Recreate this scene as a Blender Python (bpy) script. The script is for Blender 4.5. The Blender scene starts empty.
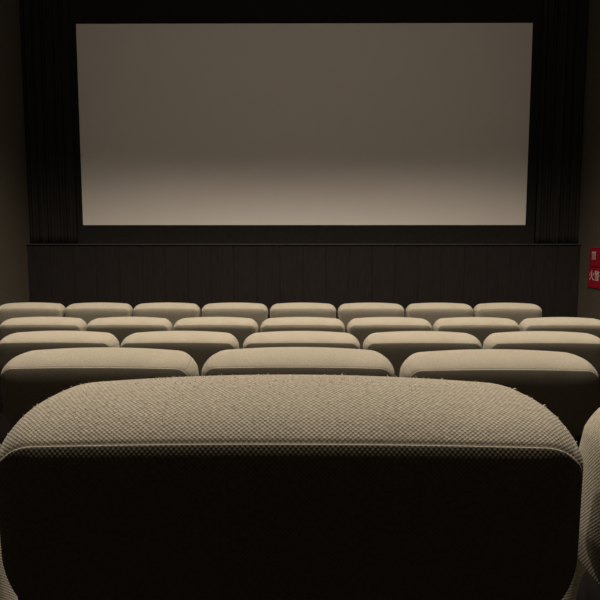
import bpy, bmesh, math, random
from mathutils import Vector, Euler
random.seed(7)
S = bpy.context.scene
C = S.collection
PI = math.pi

# ------------------------------------------------------------------ materials
def new_mat(name):
    m = bpy.data.materials.new(name); m.use_nodes = True
    nt = m.node_tree
    return m, nt, nt.nodes['Principled BSDF']

def nd(nt, kind, **kw):
    n = nt.nodes.new(kind)
    for k, v in kw.items(): setattr(n, k, v)
    return n

def mth(nt, op, a, b=None):
    n = nd(nt, 'ShaderNodeMath', operation=op)
    for i, v in enumerate((a, b)):
        if v is None: continue
        if isinstance(v, (int, float)): n.inputs[i].default_value = v
        else: nt.links.new(v, n.inputs[i])
    return n.outputs[0]

def plain(name, col, rough=0.9, noise_scale=30.0, amount=0.15, bump=0.0, stretch=(1, 1, 1), spec=0.2):
    m, nt, p = new_mat(name)
    tc = nd(nt, 'ShaderNodeTexCoord')
    mp = nd(nt, 'ShaderNodeMapping'); mp.inputs['Scale'].default_value = stretch
    nz = nd(nt, 'ShaderNodeTexNoise'); nz.inputs['Scale'].default_value = noise_scale; nz.inputs['Detail'].default_value = 4
    nt.links.new(tc.outputs['Object'], mp.inputs[0]); nt.links.new(mp.outputs[0], nz.inputs['Vector'])
    cr = nd(nt, 'ShaderNodeValToRGB')
    cr.color_ramp.elements[0].position = 0.3; cr.color_ramp.elements[1].position = 0.7
    cr.color_ramp.elements[0].color = tuple(c * (1 - amount) for c in col) + (1,)
    cr.color_ramp.elements[1].color = tuple(c * (1 + amount) for c in col) + (1,)
    nt.links.new(nz.outputs['Fac'], cr.inputs[0]); nt.links.new(cr.outputs[0], p.inputs['Base Color'])
    p.inputs['Roughness'].default_value = rough
    p.inputs['Specular IOR Level'].default_value = spec
    if bump:
        b = nd(nt, 'ShaderNodeBump'); b.inputs['Strength'].default_value = bump; b.inputs['Distance'].default_value = 0.003
        nt.links.new(nz.outputs['Fac'], b.inputs['Height']); nt.links.new(b.outputs[0], p.inputs['Normal'])
    return m

def weave(name, dark, light, pu=0.0023, pv=0.0023, depth=0.0011):
    """Coarse hopsack upholstery: staggered knots in metre UVs."""
    m, nt, p = new_mat(name)
    uv = nd(nt, 'ShaderNodeTexCoord').outputs['UV']
    wob = nd(nt, 'ShaderNodeTexNoise'); wob.inputs['Scale'].default_value = 70; wob.inputs['Detail'].default_value = 2
    nt.links.new(uv, wob.inputs['Vector'])
    sep = nd(nt, 'ShaderNodeSeparateXYZ'); nt.links.new(uv, sep.inputs[0])
    w = mth(nt, 'MULTIPLY', mth(nt, 'SUBTRACT', wob.outputs['Fac'], 0.5), 0.0006)
    u = mth(nt, 'ADD', sep.outputs[0], w); v = mth(nt, 'ADD', sep.outputs[1], w)
    cu = mth(nt, 'COSINE', mth(nt, 'MULTIPLY', u, PI / pu)); cv = mth(nt, 'COSINE', mth(nt, 'MULTIPLY', v, PI / pv))
    h = mth(nt, 'ADD', mth(nt, 'MULTIPLY', mth(nt, 'MULTIPLY', cu, cv), 0.5), 0.5)
    fz = nd(nt, 'ShaderNodeTexNoise'); fz.inputs['Scale'].default_value = 900; fz.inputs['Detail'].default_value = 3
    nt.links.new(uv, fz.inputs['Vector'])
    h2 = mth(nt, 'ADD', mth(nt, 'POWER', h, 1.4), mth(nt, 'MULTIPLY', fz.outputs['Fac'], 0.6))
    big = nd(nt, 'ShaderNodeTexNoise'); big.inputs['Scale'].default_value = 14; big.inputs['Detail'].default_value = 5
    nt.links.new(uv, big.inputs['Vector'])
    kn = nd(nt, 'ShaderNodeTexNoise'); kn.inputs['Scale'].default_value = 240; kn.inputs['Detail'].default_value = 1
    nt.links.new(uv, kn.inputs['Vector'])
    fac = mth(nt, 'ADD', mth(nt, 'MULTIPLY', h2, 0.45), mth(nt, 'MULTIPLY', mth(nt, 'SUBTRACT', big.outputs['Fac'], 0.5), 0.3))
    fac = mth(nt, 'ADD', fac, mth(nt, 'SUBTRACT', mth(nt, 'MULTIPLY', kn.outputs['Fac'], 0.95), 0.32))
    cr = nd(nt, 'ShaderNodeValToRGB')
    cr.color_ramp.elements[0].position = 0.05; cr.color_ramp.elements[1].position = 0.85
    cr.color_ramp.elements[0].color = dark + (1,); cr.color_ramp.elements[1].color = light + (1,)
    nt.links.new(fac, cr.inputs[0]); nt.links.new(cr.outputs[0], p.inputs['Base Color'])
    b = nd(nt, 'ShaderNodeBump'); b.inputs['Strength'].default_value = 0.5; b.inputs['Distance'].default_value = depth
    nt.links.new(h2, b.inputs['Height']); nt.links.new(b.outputs[0], p.inputs['Normal'])
    p.inputs['Roughness'].default_value = 0.95
    p.inputs['Specular IOR Level'].default_value = 0.1
    p.inputs['Sheen Weight'].default_value = 0.10
    p.inputs['Sheen Roughness'].default_value = 0.6
    return m

M_FAB = weave('beige_hopsack', (0.165, 0.150, 0.118), (0.368, 0.336, 0.268))
M_FUZZ = plain('beige_lint', (0.75, 0.68, 0.54), 1.0, 200, 0.2)
M_SEATFAB = M_FAB
M_SHELL = plain('black_plastic', (0.012, 0.011, 0.010), 0.6, 80, 0.2)
M_STEEL = plain('black_painted_steel', (0.015, 0.014, 0.013), 0.45, 60, 0.2, spec=0.5)
M_ARM = plain('dark_armrest_pad', (0.018, 0.015, 0.012), 0.55, 60, 0.2)
M_SCREEN = plain('matte_screen_fabric', (0.80, 0.76, 0.725), 1.0, 3.0, 0.012, spec=0.0)
M_MASK = plain('black_velvet', (0.019, 0.0185, 0.017), 1.0, 60, 0.25, spec=0.0)
M_DRAPE = plain('black_drape', (0.022, 0.020, 0.018), 1.0, 25, 0.2, stretch=(1, 1, 0.1), spec=0.05)
M_PANEL = plain('dark_timber_panelling', (0.016, 0.0135, 0.0125), 0.85, 14, 0.22, bump=0.15, stretch=(5, 1, 0.35), spec=0.15)
M_LEDGE = plain('dark_ledge', (0.032, 0.028, 0.025), 0.6, 20, 0.2, spec=0.3)
M_WALL = plain('dark_brown_wall', (0.100, 0.086, 0.066), 0.95, 60, 0.18, bump=0.2, spec=0.1)
M_BLACKWALL = plain('black_wall', (0.012, 0.012, 0.011), 1.0, 40, 0.2, spec=0.05)
M_CEIL = plain('dark_ceiling', (0.030, 0.029, 0.027), 1.0, 40, 0.15, spec=0.05)
M_CARPET = plain('dark_carpet', (0.007, 0.006, 0.0055), 1.0, 300, 0.4, bump=0.5, spec=0.0)
M_RED = plain('red_sign_plate', (0.36, 0.010, 0.030), 0.5, 20, 0.06, spec=0.3)
M_WHITE = plain('white_lettering', (0.72, 0.62, 0.58), 0.7, 20, 0.05)

# ------------------------------------------------------------------ helpers
def obj(name, bm, mat, parent=None, smooth=False, loc=None):
    me = bpy.data.meshes.new(name)
    bmesh.ops.recalc_face_normals(bm, faces=bm.faces)
    bm.to_mesh(me); bm.free()
    me.materials.append(mat)
    if smooth:
        for p in me.polygons: p.use_smooth = True
    o = bpy.data.objects.new(name, me); C.objects.link(o)
    if parent: o.parent = parent
    if loc: o.location = loc
    return o

def tag(o, label=None, cat=None, group=None, kind=None):
    if label: o['label'] = label
    if cat: o['category'] = cat
    if group: o['group'] = group
    if kind: o['kind'] = kind
    return o

def empty(name, loc):
    o = bpy.data.objects.new(name, None); C.objects.link(o); o.location = loc
    o.empty_display_size = 0.1
    return o

def add_box(bm, lo, hi, bevel=0.0, seg=2):
    r = bmesh.ops.create_cube(bm, size=1.0)
    vs = r['verts']
    for v in vs:
        v.co = Vector([(lo[i] + hi[i]) / 2 + v.co[i] * (hi[i] - lo[i]) for i in range(3)])
    if bevel:
        es = list({e for v in vs for e in v.link_edges})
        bmesh.ops.bevel(bm, geom=es, offset=bevel, segments=seg, affect='EDGES', profile=0.5)

def box_obj(name, lo, hi, mat, parent=None, bevel=0.0, seg=2, smooth=False):
    bm = bmesh.new(); add_box(bm, lo, hi, bevel, seg)
    return obj(name, bm, mat, parent, smooth)

# ------------------------------------------------------------------ cushions
def outline(a, zt, zb, rx, rz, rb, crown=0.0, n=(22, 26, 8, 16, 16)):
    """Right half from top centre round to bottom centre, then mirrored: closed loop of (x, z)."""
    pts = []
    rx = max(rx, 0.002); rz = max(rz, 0.002); rb = max(rb, 0.002)
    for i in range(n[0]): pts.append(((a - rx) * i / n[0], zt))
    for i in range(n[1]):
        t = PI / 2 * i / n[1]
        e = 2 / 2.3
        pts.append((a - rx + rx * math.sin(t) ** e, zt - rz + rz * math.cos(t) ** e))
    z0, z1 = zt - rz, zb + rb
    for i in range(n[2]): pts.append((a, z0 + (z1 - z0) * i / n[2]))
    for i in range(n[3]):
        t = PI / 2 * i / n[3]
        pts.append((a - rb + rb * math.cos(t), zb + rb - rb * math.sin(t)))
    for i in range(n[4] + 1): pts.append(((a - rb) * (1 - i / n[4]), zb))
    pts = [(x, z - crown * (x / a) ** 2 * max(0, min(1, (z - zb) / (zt - zb)))) for x, z in pts]
    left = [(-x, z) for x, z in reversed(pts[1:-1])]
    return pts + left

def loft(bm, rings, lean=0.0, zref=0.0, flat_to=0):
    """rings: list of (y, loop). Caps both ends with a fan; UV in metres (perimeter, running length)."""
    uvl = bm.loops.layers.uv.new('UVMap')
    n = len(rings[0][1])
    ref = max(rings, key=lambda r: max(p[0] for p in r[1]))[1]
    per = [0.0]
    for i in range(n):
        x0, z0 = ref[i]; x1, z1 = ref[(i + 1) % n]
        per.append(per[-1] + math.hypot(x1 - x0, z1 - z0))
    per = [p * max(1, round(per[-1] / 0.0046)) * 0.0046 / per[-1] for p in per]     # whole number of knots round the loop
    V = []
    for y, loop in rings:
        row = []
        for i, (x, z) in enumerate(loop):
            row.append(bm.verts.new((x, y + lean * (zref - z), z)))
        V.append(row)
    run = [0.0]
    for j in range(1, len(rings)):
        run.append(run[-1] + (V[j][n // 2].co - V[j - 1][n // 2].co).length)
    for j in range(len(rings) - 1):
        for i in range(n):
            k = (i + 1) % n
            f = bm.faces.new((V[j][i], V[j + 1][i], V[j + 1][k], V[j][k]))
            for l, (ii, jj) in zip(f.loops, ((i, j), (i, j + 1), (i + 1, j + 1), (i + 1, j))):
                l[uvl].uv = (per[ii], run[jj]) if j >= flat_to else (l.vert.co.x, l.vert.co.z)
    for row in (V[0], V[-1]):
        c = Vector((0, 0, 0))
        for v in row: c += v.co
        cv = bm.verts.new(c / n)
        for i in range(n):
            f = bm.faces.new((row[i], row[(i + 1) % n], cv))
            for l in f.loops: l[uvl].uv = (l.vert.co.x, l.vert.co.z)
    return V

HEAD_A = 0.2575       # half width of the back panel
def make_headrest_bm():
    bm = bmesh.new()
    zt0, zb0 = -0.036, -0.258
    def back(i, y): return (y, outline(HEAD_A - i, zt0 - i, zb0 + i, 0.032 - i * .15, 0.032 - i * .15, 0.110 - i * .8, 0.004))
    rings = []
    # back panel, middle outward to the seam
    for i, y in ((0.062, -0.0116), (0.053, -0.0114), (0.042, -0.0109), (0.032, -0.0101), (0.024, -0.0090),
                 (0.0180, -0.0078), (0.0130, -0.0063), (0.0092, -0.0049), (0.0062, -0.0036), (0.0038, -0.0024), (0.0020, -0.0014), (0.0008, -0.0006)):
        rings.append(back(i, y))
    rings.append(back(0.0004, 0.0002))
    rings.append(back(0.0018, 0.0012))       # the stitched seam
    seam = len(rings) - 1
    st = [  # y, half width, top, bottom, rx, rz, rb
        (0.0030, 0.0002, -0.0350, 0.000), (0.0070, 0.0030, -0.0322, -0.001), (0.013, 0.0058, -0.0285, -0.002),
        (0.022, 0.0085, -0.0235, -0.003), (0.034, 0.0108, -0.0180, -0.004), (0.046, 0.0122, -0.0134, -0.005),
        (0.058, 0.0128, -0.0094, -0.005), (0.070, 0.0126, -0.0060, -0.005), (0.082, 0.0117, -0.0033, -0.005),
        (0.093, 0.0103, -0.0014, -0.004), (0.103, 0.0085, -0.0003, -0.003), (0.112, 0.0060, 0.0, -0.002), (0.121, 0.003, -0.0008, 0.0),
        (0.130, -0.001, -0.0035, 0.002), (0.138, -0.006, -0.0085, 0.006), (0.144, -0.013, -0.0150, 0.011),
        (0.149, -0.020, -0.0240, 0.018), (0.152, -0.030, -0.036, 0.028), (0.154, -0.050, -0.056, 0.045), (0.155, -0.085, -0.09, 0.07)]
    for y, da, zt, db in st:
        t = min(1.0, y / 0.10)
        rx = 0.032 + (0.046 - 0.032) * t ** 2; rz = 0.032 + (0.050 - 0.032) * t ** 2
        s = max(0.25, 1 - max(0, -da) * 7)
        body = outline(HEAD_A, zt, zb0 + db, rx * s, rz * s, 0.110 * s, 0.004 + 0.009 * t) if da > 0 else None
        rings.append((y, outline(HEAD_A + da, zt, zb0 + db, rx * s, rz * s, 0.110 * s, 0.004 + 0.009 * t)))
        if body:         # the gusset swells at the shoulders only; lower down the sides run straight
            full = rings[-1][1]
            rings[-1] = (y, [(b[0] + (f[0] - b[0]) * max(0.0, min(1.0, (f[1] + 0.19) / 0.12)), f[1]) for f, b in zip(full, body)])
    # flare the whole cushion slightly towards the bottom
    rings = [(y, [(x * (1 + 0.32 * max(0.0, zt0 - z) - 0.80 * max(0.0, z - zt0 + 0.02)), z) for x, z in loop]) for y, loop in rings]
    # shoulder seams where top panel meets the side panels
    n = len(rings[0][1]); ks = 22 + 15
    out = []
    for y, loop in rings:
        loop = list(loop)
        if y > 0.004 and y < 0.14:
            for k in (ks, n - ks):
                x, z = loop[k]; loop[k] = (x * 0.996, z - 0.0010)
        out.append((y, loop))
    out = [(y, loop[n // 2:] + loop[:n // 2]) for y, loop in out]      # start the wrap underneath
    loft(bm, out, lean=0.20, zref=zt0, flat_to=seam)
    return bm

def cushion_bm(a, zt, zb, y0, y1, r, round_=0.02):
    bm = bmesh.new(); rings = []
    N = (8, 8, 4, 8, 8)
    K = 6
    for k in range(K + 1):
        t = PI / 2 * k / K
        i = round_ * (1 - math.sin(t)); y = y0 + round_ * (1 - math.cos(t))
        rings.append((y, outline(a - i, zt - i, zb + i, r - i * .5, r - i * .5, r - i * .5, 0, N)))
    for k in range(K + 1):
        t = PI / 2 * k / K
        i = round_ * (1 - math.cos(t)); y = y1 - round_ * (1 - math.sin(t))
        rings.append((y, outline(a - i, zt - i, zb + i, r - i * .5, r - i * .5, r - i * .5, 0, N)))
    loft(bm, rings)
    return bm

SEAT_H = 0.98        # top of headrest above its own floor
def make_seat(fuzz=False):
    """Origin on the floor under the back seam. +y is the direction the seat faces."""
    root = empty('cinema_seat', (0, 0, 0))
    h = obj('headrest', make_headrest_bm(), M_FAB, root, True, (0, 0, SEAT_H))
    # backrest cushion, on the sitter's side, and the shell behind it
    b = cushion_bm(0.215, 0.755, 0.40, 0.0, 0.085, 0.06, 0.03)
    for v in b.verts: v.co.y += 0.108 + 0.16 * (0.70 - v.co.z)
    obj('backrest', b, M_SEATFAB, root, True)
    b = cushion_bm(0.252, 0.78, 0.30, 0.0, 0.085, 0.06, 0.014)
    for v in b.verts: v.co.y += 0.076 + 0.16 * (0.70 - v.co.z)
    obj('back_shell', b, M_SHELL, root, True)
    # the seats are empty, so they are tipped up against the backrest
    b = cushion_bm(0.215, 0.80, 0.37, 0.245, 0.335, 0.06, 0.035)
    for v in b.verts: v.co.y += 0.16 * (0.60 - v.co.z)
    obj('seat_cushion', b, M_SEATFAB, root, True)
    b = cushion_bm(0.205, 0.785, 0.385, 0.328, 0.360, 0.05, 0.012)
    for v in b.verts: v.co.y += 0.16 * (0.60 - v.co.z)
    obj('seat_pan', b, M_SHELL, root, True)
    for s in (-1, 1):
        b = bmesh.new()
        add_box(b, (s * 0.252 - 0.020, 0.16, 0.60), (s * 0.252 + 0.020, 0.50, 0.635), 0.012, 3)
        obj('armrest', b, M_ARM, root)
        b = bmesh.new()
        add_box(b, (s * 0.244 - 0.013, 0.17, 0.02), (s * 0.244 + 0.013, 0.25, 0.605), 0.006)
        add_box(b, (s * 0.244 - 0.016, 0.12, 0.0), (s * 0.244 + 0.016, 0.42, 0.025), 0.006)
        add_box(b, (s * 0.226 - 0.020, 0.18, 0.30), (s * 0.226 + 0.020, 0.24, 0.34), 0.004)
        obj('leg', b, M_STEEL, root)
    return root

def copy_tree(o, parent=None):
    c = o.copy(); C.objects.link(c)
    if parent: c.parent = parent
    for ch in o.children: copy_tree(ch, c)
    return c

# ------------------------------------------------------------------ room geometry
EYE = 1.488
W = 3.655            # half width
CX = 0.0
YF = 8.35            # front wall behind the screen
YB = -2.6
H = 4.70
rowY = [0.506, 1.615, 2.70, 3.78, 4.84]
rowZ = [0.369, 0.201, 0.085, 0.015, 0.0]
rowX = [-0.003, -0.006, 0.0, 0.003, 0.004]
PITCH = 0.56
def tiered_floor():
    bm = bmesh.new()
    edges = [(YB - .1, 0.53)]
    prof = [(YB - 0.1, 0.53)]
    lev = [0.53] + rowZ
    for k, y in enumerate(rowY):
        e = y - 0.12
        prof.append((e, lev[k])); prof.append((e, lev[k + 1]))
    prof.append((YF + 0.1, 0.0))
    prof += [(YF + 0.1, -0.3), (YB - 0.1, -0.3)]
    A = [bm.verts.new((-W - .1, y, z)) for y, z in prof]
    B = [bm.verts.new((W + .1, y, z)) for y, z in prof]
    n = len(prof)
    for i in range(n):
        bm.faces.new((A[i], A[(i + 1) % n], B[(i + 1) % n], B[i]))
    bm.faces.new(A); bm.faces.new(B[::-1])
    return bm
tag(obj('floor', tiered_floor(), M_CARPET), kind='structure')
tag(box_obj('ceiling', (-W - .1, YB - .1, H), (W + .1, YF + .1, H + .1), M_CEIL), kind='structure')
tag(box_obj('wall_left', (-W - .1, YB - .1, -0.3), (-W, YF + .1, H), M_WALL), kind='structure')
tag(box_obj('wall_right', (W, YB - .1, -0.3), (W + .1, YF + .1, H), M_WALL), kind='structure')
tag(box_obj('wall_back', (-W, YB - .1, -0.3), (W, YB, H), M_WALL), kind='structure')
wf = tag(box_obj('wall_front', (-W, YF, -0.3), (W, YF + .1, H), M_BLACKWALL), kind='structure')

# low panelled wall under the screen with its ledge
YP = 7.95
LEDGE = 1.452
bm = bmesh.new()
npl = 24; pw = 2 * W / npl
for i in range(npl):
    x0 = -W + i * pw
    add_box(bm, (x0 + 0.003, YP, 0.0), (x0 + pw - 0.003, YP + 0.05, LEDGE - 0.02), 0.004, 1)
add_box(bm, (-W, YP + 0.008, 0.0), (W, YF, LEDGE - 0.02))
tag(obj('panelling', bm, M_PANEL, wf), 'dark vertical board panelling under the screen', kind='structure')
bm = bmesh.new(); add_box(bm, (-W, YP - 0.022, LEDGE - 0.020), (W, YF, LEDGE), 0.005, 2)
tag(obj('trim_1', bm, M_LEDGE), 'thin dark ledge capping the low panelled wall', kind='structure')

# ------------------------------------------------------------------ projection screen
YS = 8.12
sx0, sx1, sz0, sz1 = -2.96, 2.98, 1.700, 4.305
scr = tag(empty('projection_screen', ((sx0 + sx1) / 2, YS, LEDGE)),
          'wide blank off-white cinema screen in black masking above the ledge', 'screen')
ox, oy, oz = scr.location
def local(lo, hi): return ((lo[0] - ox, lo[1] - oy, lo[2] - oz), (hi[0] - ox, hi[1] - oy, hi[2] - oz))
a, b = local((sx0 - .03, YS, sz0 - .03), (sx1 + .03, YS + 0.03, sz1 + .03))
box_obj('screen_surface', a, b, M_SCREEN, scr)
mk = 0.045
for lo, hi in (((sx0 - 0.12, YS - mk, LEDGE), (sx1 + 0.12, YS, sz0)),
               ((sx0 - 0.12, YS - mk, sz1), (sx1 + 0.12, YS, H - 0.01)),
               ((sx0 - 0.12, YS - mk, sz0), (sx0, YS, sz1)),
               ((sx1, YS - mk, sz0), (sx1 + 0.12, YS, sz1))):
    a, b = local(lo, hi)
    tag(box_obj('masking', a, b, M_MASK, scr, 0.006, 2), 'matte black masking border')

# ------------------------------------------------------------------ drapes
YD = 8.0
def drape(x0, x1, label, seed):
    rnd = random.Random(seed)
    bm = bmesh.new()
    nx, nz = 150, 26
    zb, zt = LEDGE + 0.004, H - 0.05
    ph = [rnd.uniform(0, 6.28) for _ in range(4)]
    rows = []
    for j in range(nz + 1):
        z = zb + (zt - zb) * j / nz
        row = []
        for i in range(nx + 1):
            t = i / nx
            x = x0 + (x1 - x0) * t
            L = (x1 - x0)
            amp = 0.022
            f = amp * math.sin(2 * PI * t * L / 0.125 + ph[0] + 0.5 * math.sin(2 * PI * t * 2 + ph[1])) \
                + 0.010 * math.sin(2 * PI * t * L / 0.062 + ph[2] + z * 0.15)
            y = YD + f + 0.004 * math.sin(z * 2 + ph[3] + 9 * t)
            row.append(bm.verts.new((x, y, z)))
        rows.append(row)
    for j in range(nz):
        for i in range(nx):
            bm.faces.new((rows[j][i], rows[j][i + 1], rows[j + 1][i + 1], rows[j + 1][i]))
    root = tag(empty('stage_drape', ((x0 + x1) / 2, YD, LEDGE)), label, 'curtain', 'black drapes beside the screen')
    off = Vector(root.location)
    for v in bm.verts: v.co -= off
    o = obj('drape_cloth', bm, M_DRAPE, root, True)
    md = o.modifiers.new('thickness', 'SOLIDIFY'); md.thickness = 0.004
    bm = bmesh.new()
    add_box(bm, Vector((x0, YD - 0.045, H - 0.05)) - off, Vector((x1, YD + 0.045, H)) - off, 0.005)
    obj('curtain_track', bm, M_STEEL, root)
drape(-W + 0.012, sx0 - 0.05, 'black pleated drape between the screen and the left wall', 3)
drape(sx1 + 0.09, W - 0.012, 'black pleated drape between the screen and the wall with red signs', 5)

# ------------------------------------------------------------------ red wall signs
def text_bm(body, size, depth):
    cu = bpy.data.curves.new('lettering', 'FONT')
    cu.body = body; cu.size = size; cu.extrude = depth / 2; cu.align_x = 'LEFT'; cu.align_y = 'CENTER'
    o = bpy.data.objects.new('lettering_source', cu); C.objects.link(o)
    bpy.context.view_layer.update()
    dg = bpy.context.evaluated_depsgraph_get()
    me = bpy.data.meshes.new_from_object(o.evaluated_get(dg))
    bm = bmesh.new(); bm.from_mesh(me)
    bpy.data.meshes.remove(me); bpy.data.objects.remove(o); bpy.data.curves.remove(cu)
    return bm
def wall_sign(y_far, y_near, z0, z1, body, size, inset, zoff, label):
    root = tag(empty('wall_sign', (W, (y_far + y_near) / 2, (z0 + z1) / 2)), label, 'sign', 'red notices on the side wall')
    L = (y_far - y_near) / 2; hh = (z1 - z0) / 2
    bm = bmesh.new(); add_box(bm, (-0.012, -L, -hh), (0.0, L, hh), 0.003, 2)
    obj('sign_plate', bm, M_RED, root)
    bm = text_bm(body, size, 0.002)
    for v in bm.verts:      # text x runs toward the viewer along -y, text y is up, faces -x
        x, y, z = v.co
        v.co = Vector((-0.0125 - z, L - inset - x, y + zoff))
    obj('lettering', bm, M_WHITE, root)
wall_sign(7.655, 7.02, 1.165, 1.410, '禁', 0.118, 0.040, 0.01, 'red notice with one small white character, mounted above the other')
wall_sign(7.68, 7.02, 0.902, 1.150, '火警', 0.135, 0.025, 0.02, 'red notice with a row of white characters, mounted lower on the wall')

# ------------------------------------------------------------------ seats
proto = make_seat()
ordw = ['first', 'second', 'third', 'fourth', 'fifth', 'sixth', 'seventh', 'eighth']
# indices of seats each side of the middle one, per row
span = [(-1, 1), (-1, 1), (-2, 2), (-3, 3), (-4, 3)]
rowname = ['row nearest the viewer', 'second row from the viewer', 'middle row of the five', 'second row from the screen', 'row closest to the screen']
groups = ['seats in the nearest row', 'seats in the second row', 'seats in the third row', 'seats in the fourth row', 'seats in the row by the screen']
sink = {(1, -1): 0.002, (1, 1): 0.006, (0, 1): 0.006, (0, -1): 0.004}      # seats settled a few millimetres into the carpet
shift = {(0, -1): -0.052, (0, 1): 0.018, (1, 1): 0.006, (2, -2): -0.014, (2, -1): -0.006, (2, 2): 0.008}
def seat_label(r, i, n):
    if r == 0:
        return ['beige seat mostly cut off at the left edge, beside the huge foreground seat back',
                'huge beige woven seat back filling the foreground, closest to the viewer',
                'beige seat cut off at the right edge, beside the huge foreground seat back'][i]
    if i == 0: pos = 'leftmost in view'
    elif i == n - 1: pos = 'at the right end' if r == 4 else 'rightmost in view'
    elif n == 3: pos = 'between its two neighbours'
    else:
        pos = f'{ordw[i]} from the left'
    return f'beige upholstered seat in the {rowname[r]}, {pos}'
def lint_bm(me):
    bm = bmesh.new(); rnd = random.Random(11)
    polys = [p for p in me.polygons if 0.02 < p.center.y < 0.118 and p.normal.z > 0.25]
    wts = [p.area * (3.0 if p.center.y > 0.07 else 1.0) for p in polys]
    for p in rnd.choices(polys, wts, k=520):
        vs = [me.vertices[i].co for i in p.vertices]
        a, b = rnd.random(), rnd.random()
        p0 = vs[0].lerp(vs[1], a).lerp(vs[3].lerp(vs[2], a), b) - p.normal * 0.0004
        L = rnd.uniform(0.001, 0.0036); rr = 0.0003
        d = (p.normal * rnd.uniform(0.5, 1.2) + Vector((rnd.uniform(-1, 1), rnd.uniform(-1, 1), 0)) * 0.8).normalized()
        d2 = (d + Vector((rnd.uniform(-1, 1), rnd.uniform(-1, 1), rnd.uniform(-.6, .3)))).normalized()
        p1 = p0 + d * L * .6; p2 = p1 + d2 * L * .5
        ring = []
        for q, w in ((p0, rr), (p1, rr), (p2, rr * .5)):
            ring.append([bm.verts.new(q + Vector((math.cos(t) * w, math.sin(t) * w, 0.3 * w * math.sin(t)))) for t in (0, 2.09, 4.19)])
        for j in range(2):
            for i in range(3):
                bm.faces.new((ring[j][i], ring[j][(i + 1) % 3], ring[j + 1][(i + 1) % 3], ring[j + 1][i]))
        bm.faces.new(ring[2])
    return bm
front_lint = None
first = True
for r in range(5):
    a, b = span[r]; n = b - a + 1
    for k in range(a, b + 1):
        o = proto if first else copy_tree(proto); first = False
        o.location = (rowX[r] + k * PITCH + shift.get((r, k), 0.0), rowY[r], rowZ[r] - sink.get((r, k), 0.0))
        o.rotation_euler = (0, 0, random.uniform(-0.006, 0.006) if r else 0.0)
        tag(o, seat_label(r, k - a, n), 'seat', groups[r])
        if (r, k) == (0, 0): front_lint = o
fz = obj('fabric_fuzz', lint_bm(next(c for c in front_lint.children if c.name.startswith('headrest')).data), M_FUZZ, front_lint, True, (0, 0, SEAT_H))
tag(fz, 'pale lint and loose fibres on the worn fabric', kind='stuff')

# ------------------------------------------------------------------ lamps: main ceiling downlights over the fourth row, plus added fill lamps
def spot(x, y, power, size, blend, col=(1.0, 0.86, 0.70)):
    l = bpy.data.lights.new('overhead_spot', 'SPOT')
    l.energy = power; l.spot_size = math.radians(size); l.spot_blend = blend
    l.shadow_soft_size = 0.07; l.color = col
    o = bpy.data.objects.new('overhead_spot', l); C.objects.link(o)
    o.location = (x, y, H - 0.04)
    return o
def glow(x, y, power):  # unseen fill lamp, added to lift the upper screen evenly
    l = bpy.data.lights.new('screen_fill', 'POINT')
    l.energy = power; l.shadow_soft_size = 0.06; l.color = (1.0, 0.86, 0.70)
    o = bpy.data.objects.new('screen_fill', l); C.objects.link(o)
    o.location = (x, y, H - 0.16)
for x in (-2.3, 0.0, 2.3):
    spot(x, 3.6, 455, 134, 0.45)
spot(0.0, 1.1, 190, 137, 0.6)  # extra lamp added to brighten the nearest row of seats
for x in (-1.3, 1.3):
    glow(x, 2.4, 64)

# ------------------------------------------------------------------ camera
cam = bpy.data.cameras.new('camera'); co = bpy.data.objects.new('camera', cam); C.objects.link(co)
cam.sensor_width = 36; cam.lens = 36.0; cam.sensor_fit = 'HORIZONTAL'
cam.clip_start = 0.02
co.location = (0.0107, 0.0, EYE)
co.rotation_euler = Euler((math.radians(90 - 5.62), 0, math.radians(0.36)), 'XYZ')
S.camera = co

w = bpy.data.worlds.new('world'); S.world = w; w.use_nodes = True
w.node_tree.nodes['Background'].inputs[0].default_value = (0, 0, 0, 1)
S.view_settings.view_transform = 'Standard'; S.view_settings.look = 'None'
S.view_settings.gamma = 1.0; S.view_settings.use_curve_mapping = False
S.view_settings.exposure = 0.0
